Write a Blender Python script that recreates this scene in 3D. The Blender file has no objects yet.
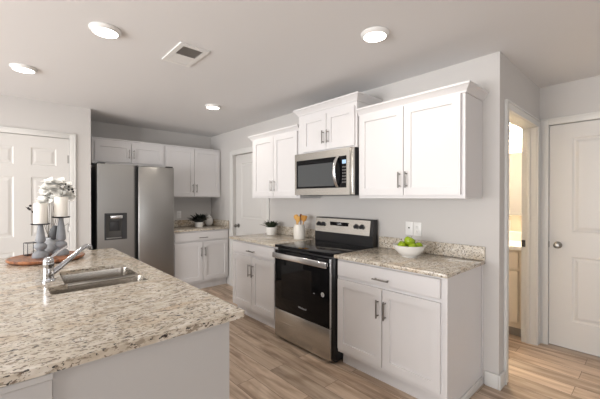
import bpy, bmesh, math, random
from mathutils import Vector, Matrix, Euler
random.seed(7)
PI = math.pi
S = bpy.context.scene
COL = S.collection

# ------------------------------------------------------------------ camera, world, lights, exposure
cam_d = bpy.data.cameras.new('camera'); cam = bpy.data.objects.new('camera', cam_d); COL.objects.link(cam)
cam_d.sensor_width = 36.0; cam_d.lens = 324.28 / 600 * 36; cam_d.clip_start = 0.02
cam.location = (-2.6166, -0.8529, 1.3776)
cam.rotation_euler = (PI / 2 - 0.0055, 0, -0.7356)
S.camera = cam

w = bpy.data.worlds.new('world'); S.world = w; w.use_nodes = True
w.node_tree.nodes['Background'].inputs[0].default_value = (0.92, 0.96, 1.0, 1)
w.node_tree.nodes['Background'].inputs[1].default_value = 1.0

def area(name, loc, rot, sx, sy, power, color):
    d = bpy.data.lights.new(name, 'AREA'); d.shape = 'RECTANGLE'; d.size = sx; d.size_y = sy
    d.energy = power; d.color = color
    o = bpy.data.objects.new(name, d); COL.objects.link(o); o.location = loc; o.rotation_euler = rot
    return o
# daylight coming through the sliding door (left) and the windows behind the camera
area('daylight_left', (-6.75, 0.9, 1.0), (0, -PI / 2 - 0.22, 0), 2.0, 4.4, 300, (0.99, 0.985, 0.985))
area('daylight_rear', (-2.6, -6.3, 1.45), (PI / 2 + 0.3, 0, 0), 4.6, 2.0, 58, (0.98, 0.985, 1.0))

S.view_settings.view_transform = 'Standard'
S.view_settings.look = 'None'
S.view_settings.gamma = 1.0
S.view_settings.use_curve_mapping = False
S.view_settings.exposure = 0.27
LAMP_WATT = 3.6

# ------------------------------------------------------------------ materials
def srgb(r, g, b):
    f = lambda c: (c / 255 / 12.92) if c / 255 <= 0.04045 else ((c / 255 + 0.055) / 1.055) ** 2.4
    return (f(r), f(g), f(b), 1)

def mat(name, color, rough=0.5, metal=0.0, spec=0.5, bump=0.0, bscale=200, coat=0.0, emit=None, es=0.0, trans=0.0, ior=1.45, vary=0.0, vscale=6):
    m = bpy.data.materials.new(name); m.use_nodes = True
    nt = m.node_tree; b = nt.nodes['Principled BSDF']
    b.inputs['Base Color'].default_value = color
    b.inputs['Roughness'].default_value = rough
    b.inputs['Metallic'].default_value = metal
    b.inputs['Specular IOR Level'].default_value = spec
    b.inputs['Coat Weight'].default_value = coat
    b.inputs['Transmission Weight'].default_value = trans
    b.inputs['IOR'].default_value = ior
    if emit:
        b.inputs['Emission Color'].default_value = emit; b.inputs['Emission Strength'].default_value = es
    tc = None
    if bump or vary:
        tc = nt.nodes.new('ShaderNodeTexCoord')
    if bump:
        n = nt.nodes.new('ShaderNodeTexNoise'); n.inputs['Scale'].default_value = bscale; n.inputs['Detail'].default_value = 3
        nt.links.new(tc.outputs['Object'], n.inputs['Vector'])
        bp = nt.nodes.new('ShaderNodeBump'); bp.inputs['Strength'].default_value = bump; bp.inputs['Distance'].default_value = 0.002
        nt.links.new(n.outputs['Fac'], bp.inputs['Height']); nt.links.new(bp.outputs['Normal'], b.inputs['Normal'])
    if vary:
        n = nt.nodes.new('ShaderNodeTexNoise'); n.inputs['Scale'].default_value = vscale; n.inputs['Detail'].default_value = 4
        nt.links.new(tc.outputs['Object'], n.inputs['Vector'])
        mx = nt.nodes.new('ShaderNodeMix'); mx.data_type = 'RGBA'
        c2 = tuple(c * (1 - vary) for c in color[:3]) + (1,)
        mx.inputs[6].default_value = color; mx.inputs[7].default_value = c2
        nt.links.new(n.outputs['Fac'], mx.inputs[0]); nt.links.new(mx.outputs[2], b.inputs['Base Color'])
    return m

def node(nt, t, **k):
    n = nt.nodes.new(t)
    for a, v in k.items():
        setattr(n, a, v)
    return n

def granite():
    m = bpy.data.materials.new('granite'); m.use_nodes = True; nt = m.node_tree; L = nt.links.new
    b = nt.nodes['Principled BSDF']
    geo = node(nt, 'ShaderNodeNewGeometry')          # world position keeps the slab pattern at true size
    def noise(scale, detail=3, rough=0.55, dist=0.0, off=0.0):
        mp = node(nt, 'ShaderNodeMapping'); mp.inputs['Location'].default_value = (off, off * 1.7, off * .3)
        mp.inputs['Rotation'].default_value = (0, 0, 0.2); mp.inputs['Scale'].default_value = (0.55, 1.0, 1.0)
        L(geo.outputs['Position'], mp.inputs['Vector'])
        n = node(nt, 'ShaderNodeTexNoise'); n.inputs['Scale'].default_value = scale; n.inputs['Detail'].default_value = detail
        n.inputs['Roughness'].default_value = rough; n.inputs['Distortion'].default_value = dist
        L(mp.outputs['Vector'], n.inputs['Vector']); return n.outputs['Fac']
    def ramp(f, stops):
        r = node(nt, 'ShaderNodeValToRGB'); e = r.color_ramp.elements
        while len(e) < len(stops): e.new(0.5)
        for i, (p, c) in enumerate(stops):
            e[i].position = p; e[i].color = c if len(c) == 4 else (*c, 1)
        L(f, r.inputs['Fac']); return r.outputs['Color']
    def mix(f, a, c):
        x = node(nt, 'ShaderNodeMix', data_type='RGBA'); L(f, x.inputs[0])
        for s, v in ((6, a), (7, c)):
            if isinstance(v, tuple): x.inputs[s].default_value = v
            else: L(v, x.inputs[s])
        return x.outputs[2]
    W = (1, 1, 1, 1); K = (0, 0, 0, 1)
    base = ramp(noise(26, 3), [(0.32, srgb(188, 177, 160)), (0.5, srgb(205, 196, 181)), (0.68, srgb(220, 214, 204))])
    warm = ramp(noise(5.5, 2, off=3), [(0.54, K), (0.72, (0.5, .5, .5, 1))])
    base = mix(warm, base, srgb(190, 160, 120))
    grey = ramp(noise(62, 3, .58, .6, 7), [(0.552, K), (0.60, W)])
    base = mix(grey, base, srgb(156, 145, 130))
    brown = ramp(noise(74, 3, .58, .6, 11), [(0.60, K), (0.63, W)])
    base = mix(brown, base, srgb(116, 102, 90))
    dark = ramp(noise(100, 3, .55, .4, 19), [(0.618, K), (0.645, W)])
    base = mix(dark, base, srgb(56, 53, 52))
    L(base, b.inputs['Base Color'])
    b.inputs['Roughness'].default_value = 0.16
    b.inputs['Specular IOR Level'].default_value = 0.5
    return m

def wood_floor():
    m = bpy.data.materials.new('plank_floor'); m.use_nodes = True; nt = m.node_tree; L = nt.links.new
    b = nt.nodes['Principled BSDF']
    geo = node(nt, 'ShaderNodeNewGeometry')
    sep = node(nt, 'ShaderNodeSeparateXYZ'); L(geo.outputs['Position'], sep.inputs[0])
    cmb = node(nt, 'ShaderNodeCombineXYZ'); L(sep.outputs[1], cmb.inputs[0]); L(sep.outputs[0], cmb.inputs[1])
    def brick(c1, c2, cm):
        br = node(nt, 'ShaderNodeTexBrick'); br.offset = 0.37; br.offset_frequency = 2
        br.inputs['Scale'].default_value = 1.0; br.inputs['Brick Width'].default_value = 1.22
        br.inputs['Row Height'].default_value = 0.152; br.inputs['Mortar Size'].default_value = 0.0018
        br.inputs['Mortar Smooth'].default_value = 0.2; br.inputs['Bias'].default_value = 0.0
        br.inputs['Color1'].default_value = c1; br.inputs['Color2'].default_value = c2; br.inputs['Mortar'].default_value = cm
        L(cmb.outputs[0], br.inputs['Vector']); return br
    br = brick((0, 0, 0, 1), (1, 1, 1, 1), (0.3, .3, .3, 1))
    # shift the grain per plank
    sh = node(nt, 'ShaderNodeVectorMath', operation='SCALE'); sh.inputs['Scale'].default_value = 9.0
    L(br.outputs['Color'], sh.inputs[0])
    mp = node(nt, 'ShaderNodeMapping'); mp.inputs['Scale'].default_value = (16, 1.3, 1)
    L(geo.outputs['Position'], mp.inputs['Vector'])
    ad = node(nt, 'ShaderNodeVectorMath', operation='ADD'); L(mp.outputs[0], ad.inputs[0]); L(sh.outputs[0], ad.inputs[1])
    n1 = node(nt, 'ShaderNodeTexNoise'); n1.inputs['Scale'].default_value = 1.0; n1.inputs['Detail'].default_value = 6
    n1.inputs['Roughness'].default_value = 0.62; n1.inputs['Distortion'].default_value = 0.7
    L(ad.outputs[0], n1.inputs['Vector'])
    r = node(nt, 'ShaderNodeValToRGB'); e = r.color_ramp.elements
    e[0].position = 0.30; e[0].color = srgb(150, 130, 113); e[1].position = 0.72; e[1].color = srgb(226, 209, 190)
    k = e.new(0.5); k.color = srgb(201, 180, 160)
    L(n1.outputs['Fac'], r.inputs['Fac'])
    tone = node(nt, 'ShaderNodeValToRGB'); e = tone.color_ramp.elements
    e[0].position = 0; e[0].color = (0.78, 0.77, 0.76, 1); e[1].position = 1; e[1].color = (1.06, 1.04, 1.03, 1)
    L(br.outputs['Color'], tone.inputs['Fac'])
    mu = node(nt, 'ShaderNodeMix', data_type='RGBA', blend_type='MULTIPLY'); mu.inputs[0].default_value = 1
    L(r.outputs['Color'], mu.inputs[6]); L(tone.outputs['Color'], mu.inputs[7])
    mp2 = node(nt, 'ShaderNodeMapping'); mp2.inputs['Scale'].default_value = (7, 1.6, 1); L(geo.outputs['Position'], mp2.inputs['Vector'])
    ad2 = node(nt, 'ShaderNodeVectorMath', operation='ADD'); L(mp2.outputs[0], ad2.inputs[0]); L(sh.outputs[0], ad2.inputs[1])
    n2 = node(nt, 'ShaderNodeTexNoise'); n2.inputs['Scale'].default_value = 1.0; n2.inputs['Detail'].default_value = 3; n2.inputs['Distortion'].default_value = 1.4
    L(ad2.outputs[0], n2.inputs['Vector'])
    r2 = node(nt, 'ShaderNodeValToRGB'); e = r2.color_ramp.elements
    e[0].position = .36; e[0].color = (.74, .70, .66, 1); e[1].position = .56; e[1].color = (1, 1, 1, 1); L(n2.outputs['Fac'], r2.inputs[0])
    m2 = node(nt, 'ShaderNodeMix', data_type='RGBA', blend_type='MULTIPLY'); m2.inputs[0].default_value = 1
    L(mu.outputs[2], m2.inputs[6]); L(r2.outputs[0], m2.inputs[7]); mu = m2
    mo = node(nt, 'ShaderNodeMix', data_type='RGBA'); L(br.outputs['Fac'], mo.inputs[0]); L(mu.outputs[2], mo.inputs[6])
    mo.inputs[7].default_value = srgb(112, 95, 82)
    L(mo.outputs[2], b.inputs['Base Color'])
    b.inputs['Roughness'].default_value = 0.42; b.inputs['Specular IOR Level'].default_value = 0.4
    bp = node(nt, 'ShaderNodeBump'); bp.inputs['Strength'].default_value = 0.15; bp.inputs['Distance'].default_value = 0.002
    L(n1.outputs['Fac'], bp.inputs['Height']); L(bp.outputs[0], b.inputs['Normal'])
    return m

def steel(name, color, rough, axis):
    m = bpy.data.materials.new(name); m.use_nodes = True; nt = m.node_tree; L = nt.links.new
    b = nt.nodes['Principled BSDF']; b.inputs['Metallic'].default_value = 1; b.inputs['Roughness'].default_value = rough
    tc = node(nt, 'ShaderNodeTexCoord'); mp = node(nt, 'ShaderNodeMapping')
    sc = [260, 260, 260]; sc[axis] = 2; mp.inputs['Scale'].default_value = sc
    L(tc.outputs['Object'], mp.inputs[0])
    n = node(nt, 'ShaderNodeTexNoise'); n.inputs['Scale'].default_value = 1; n.inputs['Detail'].default_value = 2; L(mp.outputs[0], n.inputs['Vector'])
    r = node(nt, 'ShaderNodeValToRGB'); e = r.color_ramp.elements
    e[0].position = .3; e[0].color = tuple(c * .985 for c in color[:3]) + (1,); e[1].position = .7; e[1].color = color
    L(n.outputs['Fac'], r.inputs[0]); L(r.outputs[0], b.inputs['Base Color'])
    rr = node(nt, 'ShaderNodeMapRange'); rr.inputs[3].default_value = rough * .97; rr.inputs[4].default_value = rough * 1.03
    L(n.outputs['Fac'], rr.inputs[0]); L(rr.outputs[0], b.inputs['Roughness'])
    return m

def wood(name, c1, c2, scale, rough=0.4):
    m = bpy.data.materials.new(name); m.use_nodes = True; nt = m.node_tree; L = nt.links.new
    b = nt.nodes['Principled BSDF']; b.inputs['Roughness'].default_value = rough
    tc = node(nt, 'ShaderNodeTexCoord'); mp = node(nt, 'ShaderNodeMapping'); mp.inputs['Scale'].default_value = scale
    L(tc.outputs['Object'], mp.inputs[0])
    n = node(nt, 'ShaderNodeTexNoise'); n.inputs['Scale'].default_value = 1; n.inputs['Detail'].default_value = 5; n.inputs['Distortion'].default_value = 1.2
    L(mp.outputs[0], n.inputs['Vector'])
    r = node(nt, 'ShaderNodeValToRGB'); e = r.color_ramp.elements
    e[0].position = .32; e[0].color = c1; e[1].position = .68; e[1].color = c2
    L(n.outputs['Fac'], r.inputs[0]); L(r.outputs[0], b.inputs['Base Color'])
    return m

def pane_mat():
    m = bpy.data.materials.new('window_pane'); m.use_nodes = True; nt = m.node_tree; L = nt.links.new
    nt.nodes.remove(nt.nodes['Principled BSDF'])
    t = node(nt, 'ShaderNodeBsdfTransparent'); g = node(nt, 'ShaderNodeBsdfGlossy'); g.inputs['Roughness'].default_value = .02
    x = node(nt, 'ShaderNodeMixShader'); x.inputs[0].default_value = .06
    L(t.outputs[0], x.inputs[1]); L(g.outputs[0], x.inputs[2]); L(x.outputs[0], nt.nodes['Material Output'].inputs[0])
    return m

M = {}
M['wall'] = mat('wall_paint', srgb(198, 195, 192), .75, bump=.08, bscale=350)
M['ceiling'] = mat('ceiling_paint', srgb(220, 219, 219), .85, bump=.1, bscale=300)
M['trim'] = mat('trim_paint', srgb(212, 211, 208), .4, bump=.02, bscale=60)
M['door'] = mat('door_paint', srgb(207, 205, 202), .42, bump=.02, bscale=80)
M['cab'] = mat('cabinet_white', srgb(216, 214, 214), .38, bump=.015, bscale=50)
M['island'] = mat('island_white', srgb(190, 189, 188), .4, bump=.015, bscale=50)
M['granite'] = granite()
M['floor'] = wood_floor()
M['steel'] = steel('stainless', (0.36, 0.35, 0.335, 1), .30, 2)
M['steel_h'] = steel('stainless_horizontal', (0.56, 0.545, 0.51, 1), .27, 0)
M['sink'] = steel('sink_steel', (0.50, 0.465, 0.42, 1), .27, 1)
M['chrome'] = mat('chrome', (0.58, 0.59, 0.62, 1), .10, 1.0, bump=.01, bscale=20)
M['nickel'] = mat('satin_nickel', (0.27, 0.26, 0.245, 1), .32, 1.0, bump=.02, bscale=300)
M['bright'] = mat('bright_steel', (0.80, 0.80, 0.81, 1), .22, 1.0, bump=.01, bscale=100)
M['black'] = mat('black_enamel', (0.010, 0.010, 0.011, 1), .35, bump=.01, bscale=100)
M['glass_black'] = mat('black_glass', (0.004, 0.004, 0.005, 1), .05, spec=.22, bump=.004, bscale=8)
M['oven_glass'] = mat('oven_window_glass', (0.004, 0.004, 0.005, 1), .06, spec=.22, bump=.004, bscale=8)
M['mw_glass'] = mat('microwave_screen', (0.065, 0.07, 0.073, 1), .12, spec=.5, bump=.02, bscale=900)
M['dark_plastic'] = mat('dark_plastic', (0.03, 0.03, 0.032, 1), .4, bump=.02, bscale=200)
M['grey_plastic'] = mat('grey_plastic', srgb(120, 118, 116), .4, bump=.02, bscale=200)
M['ring_grey'] = mat('burner_print', srgb(70, 70, 72), .12, bump=.004, bscale=8)
M['dark_grey'] = mat('dark_grey_plastic', srgb(72, 70, 68), .4, bump=.02, bscale=200)
M['white_plastic'] = mat('white_plastic', srgb(228, 227, 225), .35, bump=.01, bscale=150)
M['print_white'] = mat('white_print', srgb(225, 225, 228), .4, bump=.01, bscale=150)
M['silver_print'] = mat('silver_print', srgb(196, 198, 202), .35, bump=.01, bscale=150)
M['sticker'] = mat('sticker_paper', srgb(214, 216, 218), .5, bump=.02, bscale=150)
M['display'] = mat('lit_display', srgb(150, 175, 200), .2, emit=srgb(150, 185, 225), es=.45, bump=.004, bscale=8)
M['lens'] = mat('lamp_lens', (1, 1, 1, 1), .5, emit=(1.0, 0.94, 0.85, 1), es=5.0, bump=.01, bscale=100)
M['vent_shade'] = mat('vent_shade_grey', srgb(165, 160, 156), .8, bump=.05, bscale=100)  # vent grey with the dimness of the duct put into the colour
M['ceramic'] = mat('white_ceramic', srgb(236, 234, 230), .2, bump=.02, bscale=12)
M['crock'] = mat('crock_ceramic', srgb(228, 224, 216), .35, bump=.03, bscale=40)
M['wax'] = mat('candle_wax', srgb(238, 234, 226), .5, bump=.03, bscale=20, vary=.05)
M['stone'] = mat('grey_washed_wood', srgb(150, 153, 158), .6, bump=.25, bscale=60, vary=.35, vscale=26)
M['stone_pot'] = mat('grey_textured_ceramic', srgb(190, 191, 193), .65, bump=.5, bscale=45, vary=.3, vscale=40)
M['iron'] = mat('dark_iron', srgb(58, 58, 62), .45, .6, bump=.05, bscale=80)
M['wick'] = mat('wick', srgb(50, 44, 40), .8, bump=.05, bscale=200)
M['tray'] = wood('tray_wood', srgb(104, 60, 38), srgb(182, 120, 80), (30, 4, 4), .35)
M['spoon1'] = wood('spoon_wood_honey', srgb(206, 150, 66), srgb(232, 182, 96), (20, 20, 4), .5)
M['spoon2'] = wood('spoon_wood_amber', srgb(190, 128, 50), srgb(226, 170, 84), (20, 20, 4), .5)
M['spoon_dark'] = wood('spoon_wood_dark', srgb(96, 50, 30), srgb(128, 70, 42), (20, 20, 4), .5)
M['leaf'] = mat('leaf_green', srgb(52, 66, 44), .45, bump=.1, bscale=60, vary=.4, vscale=30)
M['leaf_dark'] = mat('leaf_dark', srgb(38, 42, 36), .5, bump=.1, bscale=60, vary=.3, vscale=30)
M['soil'] = mat('soil', srgb(60, 48, 38), .9, bump=.5, bscale=120)
M['petal'] = mat('white_petal', srgb(250, 249, 245), .6, bump=.02, bscale=60)
M['twig'] = mat('twig', srgb(84, 76, 66), .7, bump=.2, bscale=100)
M['berry'] = mat('black_berry', srgb(26, 24, 26), .4, bump=.05, bscale=100)
M['apple'] = mat('green_apple', srgb(150, 176, 30), .25, bump=.02, bscale=60, vary=.28, vscale=14)
M['stem'] = mat('apple_stem', srgb(90, 66, 36), .8, bump=.1, bscale=200)
M['glass'] = mat('clear_glass', (1, 1, 1, 1), .02, trans=1.0, ior=1.3, bump=.002, bscale=5)
M['pane'] = pane_mat()
M['mirror'] = mat('mirror_glass', (0.85, 0.85, 0.84, 1), .02, 1.0, bump=.001, bscale=2)
M['bath_wall'] = mat('bath_wall_paint', srgb(218, 206, 188), .75, bump=.08, bscale=350)
M['bath_lens'] = mat('vanity_lamp_glass', (1, 1, 1, 1), .4, emit=(1.0, 0.86, 0.66, 1), es=75.0, bump=.01, bscale=50)
M['cultured'] = mat('cultured_marble', srgb(240, 236, 228), .2, bump=.01, bscale=10)

# ------------------------------------------------------------------ mesh helpers
class MB:
    def __init__(s): s.bm = bmesh.new()
    def box(s, x0, x1, y0, y1, z0, z1, bev=0.0, seg=2, rot=None):
        x0, x1 = min(x0, x1), max(x0, x1); y0, y1 = min(y0, y1), max(y0, y1); z0, z1 = min(z0, z1), max(z0, z1)
        g = bmesh.ops.create_cube(s.bm, size=1.0)['verts']
        for v in g:
            v.co = Vector((x0 + (v.co.x + .5) * (x1 - x0), y0 + (v.co.y + .5) * (y1 - y0), z0 + (v.co.z + .5) * (z1 - z0)))
        if rot is not None:
            c = Vector(((x0 + x1) / 2, (y0 + y1) / 2, (z0 + z1) / 2))
            for v in g: v.co = c + rot @ (v.co - c)
        if bev > 0:
            ed = list({e for v in g for e in v.link_edges})
            bmesh.ops.bevel(s.bm, geom=ed, offset=bev, segments=seg, affect='EDGES', profile=.5)
        return s
    def lathe(s, prof, c=(0, 0, 0), seg=32, axis='z', mtx=None):
        rings = []
        for r, h in prof:
            if r < 1e-6:
                p = [(0, 0, h)]
            else:
                p = [(r * math.cos(2 * PI * i / seg), r * math.sin(2 * PI * i / seg), h) for i in range(seg)]
            vs = []
            for q in p:
                q = Vector(q)
                if axis == 'y': q = Vector((q.x, -q.z, q.y))
                if axis == 'x': q = Vector((q.z, q.x, q.y))
                if mtx is not None: q = mtx @ q
                vs.append(s.bm.verts.new(q + Vector(c)))
            rings.append(vs)
        for a, b in zip(rings, rings[1:]):
            if len(a) == 1 and len(b) == 1: continue
            for i in range(seg):
                j = (i + 1) % seg
                if len(a) == 1: s.bm.faces.new((a[0], b[j], b[i]))
                elif len(b) == 1: s.bm.faces.new((a[i], a[j], b[0]))
                else: s.bm.faces.new((a[i], a[j], b[j], b[i]))
        for ring in (rings[0], rings[-1]):
            if len(ring) > 2:
                try: s.bm.faces.new(ring)
                except ValueError: pass
        return s
    def tube(s, pts, radii, seg=10, squash=None):
        pts = [Vector(p) for p in pts]
        if not hasattr(radii, '__len__'): radii = [radii] * len(pts)
        rings = []; up = None
        for i, p in enumerate(pts):
            t = (pts[min(i + 1, len(pts) - 1)] - pts[max(i - 1, 0)]).normalized()
            if up is None:
                up = Vector((0, 0, 1)) if abs(t.z) < .9 else Vector((1, 0, 0))
            u = (up - t * up.dot(t)).normalized(); up = u; v = t.cross(u)
            a, b = (1, 1) if squash is None else squash
            rings.append([s.bm.verts.new(p + (u * math.cos(2 * PI * k / seg) * a + v * math.sin(2 * PI * k / seg) * b) * radii[i]) for k in range(seg)])
        for a, b in zip(rings, rings[1:]):
            for i in range(seg):
                j = (i + 1) % seg; s.bm.faces.new((a[i], a[j], b[j], b[i]))
        s.bm.faces.new(rings[0]); s.bm.faces.new(rings[-1])
        return s
    def prism(s, poly, a0, a1, axis='x'):
        """poly = list of 2D points, extruded along axis. axis x: poly is (y,z); y: (x,z); z: (x,y)."""
        def P(p, a):
            return {'x': (a, p[0], p[1]), 'y': (p[0], a, p[1]), 'z': (p[0], p[1], a)}[axis]
        A = [s.bm.verts.new(P(p, a0)) for p in poly]; B = [s.bm.verts.new(P(p, a1)) for p in poly]
        n = len(poly)
        for i in range(n):
            j = (i + 1) % n; s.bm.faces.new((A[i], A[j], B[j], B[i]))
        s.bm.faces.new(A); s.bm.faces.new(B)
        return s
    def holed(s, outer, holes, a0, a1, mtx=None):
        """flat plate with holes, outlines in (x,y), from z=a0 to z=a1, then transformed"""
        mtx = mtx or Matrix()
        loops = [outer] + holes
        for a in (a0, a1):
            es = []
            for lp in loops:
                vs = [s.bm.verts.new(mtx @ Vector((p[0], p[1], a))) for p in lp]
                es += [s.bm.edges.new((vs[i], vs[(i + 1) % len(vs)])) for i in range(len(vs))]
            bmesh.ops.triangle_fill(s.bm, use_beauty=True, use_dissolve=False, edges=es)
        for lp in loops:
            A = [s.bm.verts.new(mtx @ Vector((p[0], p[1], a0))) for p in lp]; B = [s.bm.verts.new(mtx @ Vector((p[0], p[1], a1))) for p in lp]
            for i in range(len(lp)):
                j = (i + 1) % len(lp); s.bm.faces.new((A[i], A[j], B[j], B[i]))
        bmesh.ops.remove_doubles(s.bm, verts=s.bm.verts[:], dist=1e-5)
        return s
    def loft(s, rings, cap0=False, cap1=True):
        R = [[s.bm.verts.new(p) for p in r] for r in rings]
        n = len(R[0])
        for a, b in zip(R, R[1:]):
            for i in range(n):
                j = (i + 1) % n; s.bm.faces.new((a[i], a[j], b[j], b[i]))
        if cap0: s.bm.faces.new(R[0])
        if cap1: s.bm.faces.new(R[-1])
        return s
    def panelled(s, wd, ht, t, panels, prof, x0=0.0, z0=0.0, yb=0.0):
        """slab standing in xz, back at y=yb, front at y=yb-t; panels=(xa,xb,za,zb) pressed in by prof=[(inset,depth)..]"""
        xs = sorted({0, wd} | {p[0] for p in panels} | {p[1] for p in panels})
        zs = sorted({0, ht} | {p[2] for p in panels} | {p[3] for p in panels})
        V = lambda x, y, z: s.bm.verts.new((x0 + x, yb + y, z0 + z))
        for xa, xb in zip(xs, xs[1:]):
            for za, zb in zip(zs, zs[1:]):
                hit = [p for p in panels if p[0] <= xa + 1e-6 and p[1] >= xb - 1e-6 and p[2] <= za + 1e-6 and p[3] >= zb - 1e-6]
                if hit: continue
                s.bm.faces.new((V(xa, -t, za), V(xb, -t, za), V(xb, -t, zb), V(xa, -t, zb)))
        for p in panels:
            prev = [(p[0], p[2]), (p[1], p[2]), (p[1], p[3]), (p[0], p[3])]; pd = 0
            for ins, dep in prof:
                q = [(p[0] + ins, p[2] + ins), (p[1] - ins, p[2] + ins), (p[1] - ins, p[3] - ins), (p[0] + ins, p[3] - ins)]
                for i in range(4):
                    j = (i + 1) % 4
                    s.bm.faces.new((V(prev[i][0], -t + pd, prev[i][1]), V(prev[j][0], -t + pd, prev[j][1]), V(q[j][0], -t + dep, q[j][1]), V(q[i][0], -t + dep, q[i][1])))
                prev, pd = q, dep
            s.bm.faces.new([V(a, -t + pd, b) for a, b in prev])
        c = [(0, 0), (wd, 0), (wd, ht), (0, ht)]
        for i in range(4):
            j = (i + 1) % 4
            s.bm.faces.new((V(c[i][0], -t, c[i][1]), V(c[i][0], 0, c[i][1]), V(c[j][0], 0, c[j][1]), V(c[j][0], -t, c[j][1])))
        s.bm.faces.new([V(a, 0, b) for a, b in c])
        bmesh.ops.remove_doubles(s.bm, verts=s.bm.verts[:], dist=1e-5)
        return s
    def build(s, name, m, parent=None, loc=None, rot=None, smooth=35):
        bmesh.ops.recalc_face_normals(s.bm, faces=s.bm.faces[:])
        me = bpy.data.meshes.new(name); s.bm.to_mesh(me); s.bm.free()
        me.materials.append(m)
        if smooth:
            for p in me.polygons: p.use_smooth = True
            me.set_sharp_from_angle(angle=math.radians(smooth))
        o = bpy.data.objects.new(name, me); COL.objects.link(o)
        if parent is not None: o.parent = parent
        if loc is not None: o.location = loc
        if rot is not None: o.rotation_euler = rot
        return o

def tag(o, label, cat, group=None):
    o['label'] = label; o['category'] = cat
    if group: o['group'] = group
    return o
def thing(name, label, cat, loc=(0, 0, 0), rz=0.0, group=None):
    o = bpy.data.objects.new(name, None); COL.objects.link(o); o.empty_display_size = .05
    o.location = loc; o.rotation_euler = (0, 0, rz)
    return tag(o, label, cat, group)
def struct(o):
    o['kind'] = 'structure'; return o
def copy_tree(o, parent=None):
    c = o.copy(); COL.objects.link(c)
    if parent is not None: c.parent = parent
    for ch in list(o.children): copy_tree(ch, c)
    return c
def rrect(x0, x1, y0, y1, r, n=6):
    P = []
    for cx, cy, a in ((x1 - r, y1 - r, 0), (x0 + r, y1 - r, 90), (x0 + r, y0 + r, 180), (x1 - r, y0 + r, 270)):
        for i in range(n + 1):
            t = math.radians(a + 90 * i / n); P.append((cx + r * math.cos(t), cy + r * math.sin(t)))
    return P
def text_mesh(body, size, name, m, parent, loc, rot):
    cu = bpy.data.curves.new(name, 'FONT'); cu.body = body; cu.size = size; cu.extrude = 0.0002
    cu.align_x = 'CENTER'; cu.align_y = 'CENTER'
    o = bpy.data.objects.new('tmp_text', cu); COL.objects.link(o)
    dg = bpy.context.evaluated_depsgraph_get()
    me = bpy.data.meshes.new_from_object(o.evaluated_get(dg)); bpy.data.objects.remove(o)
    me.materials.clear(); me.materials.append(m)
    t = bpy.data.objects.new(name, me); COL.objects.link(t); t.parent = parent; t.location = loc; t.rotation_euler = rot
    return t

# ------------------------------------------------------------------ the room
H = 2.4235
XL, YF, XE = -6.5, -6.0, 1.15
LW = 3.633          # plane of the left wall with the six panel door
YB = 4.326          # alcove back wall
struct(MB().box(XL - .2, 2.0, YF - .2, YB + .2, -.06, 0).build('floor', M['floor'], smooth=0))
struct(MB().box(XL - .2, 2.0, YF - .2, YB + .2, H, H + .08).build('ceiling', M['ceiling'], smooth=0))
def wall_x(mb, x0, x1, y0, y1, ops):
    """wall running along y between x0 and x1, openings (ya,yb,za,zb)"""
    y = y0
    for a, b, za, zb in sorted(ops):
        mb.box(x0, x1, y, a, 0, H)
        if za > 0: mb.box(x0, x1, a, b, 0, za)
        mb.box(x0, x1, a, b, zb, H); y = b
    mb.box(x0, x1, y, y1, 0, H); return mb
def wall_y(mb, y0, y1, x0, x1, ops):
    x = x0
    for a, b, za, zb in sorted(ops):
        mb.box(x, a, y0, y1, 0, H)
        if za > 0: mb.box(a, b, y0, y1, 0, za)
        mb.box(a, b, y0, y1, zb, H); x = b
    mb.box(x, x1, y0, y1, 0, H); return mb
struct(wall_x(MB(), 0, .115, -.09, YB, [(2.715, 3.585, 0, 2.035)]).build('wall_right', M['wall'], smooth=0))
struct(wall_y(MB(), YB, YB + .12, -2.0, .115, []).build('wall_back', M['wall'], smooth=0))
wl = wall_y(MB(), LW, LW + .115, XL, -1.879, [(-2.898, -2.085, 0, 2.045)])
wl.box(-1.995, -1.879, LW + .115, YB, 0, H)
struct(wl.build('wall_left', M['wall'], smooth=0))
struct(wall_y(MB(), -.09, .025, .115, XE + .115, [(.165, 1.04, 0, 2.035)]).build('wall_hall', M['wall'], smooth=0))
struct(wall_x(MB(), XE, XE + .115, YF, -.09, [(-.935, -.165, 0, 2.054)]).build('wall_closet', M['wall'], smooth=0))
struct(wall_x(MB(), XL - .15, XL, YF, LW + .115, [(-1.3, 3.1, 0.05, 2.2)]).build('wall_window', M['wall'], smooth=0))
struct(wall_y(MB(), YF - .15, YF, XL, XE + .115, [(-4.9, -.3, .5, 2.3)]).build('wall_front', M['wall'], smooth=0))
bw = MB(); bw.box(1.6, 1.7, .025, 2.2, 0, H); bw.box(.115, 1.7, 2.2, 2.3, 0, H); bw.box(XE + .115, 1.7, -.02, .025, 0, H)
struct(bw.build('wall_bath', M['bath_wall'], smooth=0))

def window(name, along, c, a0, a1, z0, z1, n):
    """frame + panes filling an opening; along='y' -> wall at x=c, along='x' -> wall at y=c"""
    f = MB(); p = MB()
    def B(mb, a, b, za, zb, d0, d1):
        if along == 'y': mb.box(c + d0, c + d1, a, b, za, zb)
        else: mb.box(a, b, c + d0, c + d1, za, zb)
    B(f, a0, a1, z0, z0 + .06, -.03, .03); B(f, a0, a1, z1 - .06, z1, -.03, .03)
    for i in range(n + 1):
        q = a0 + (a1 - a0) * i / n
        qa, qb = (q, q + .06) if i == 0 else ((q - .06, q) if i == n else (q - .035, q + .035))
        B(f, qa, qb, z0 + .06, z1 - .06, -.03, .03)
    B(p, a0 + .05, a1 - .05, z0 + .05, z1 - .05, -.003, .003)
    o = struct(f.build(name, M['trim'])); p.build('pane', M['pane'], o)
window('window_1', 'y', XL - .075, -1.3, 3.1, .05, 2.2, 3)
window('window_2', 'x', YF - .075, -4.9, -.3, .5, 2.3, 3)

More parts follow.
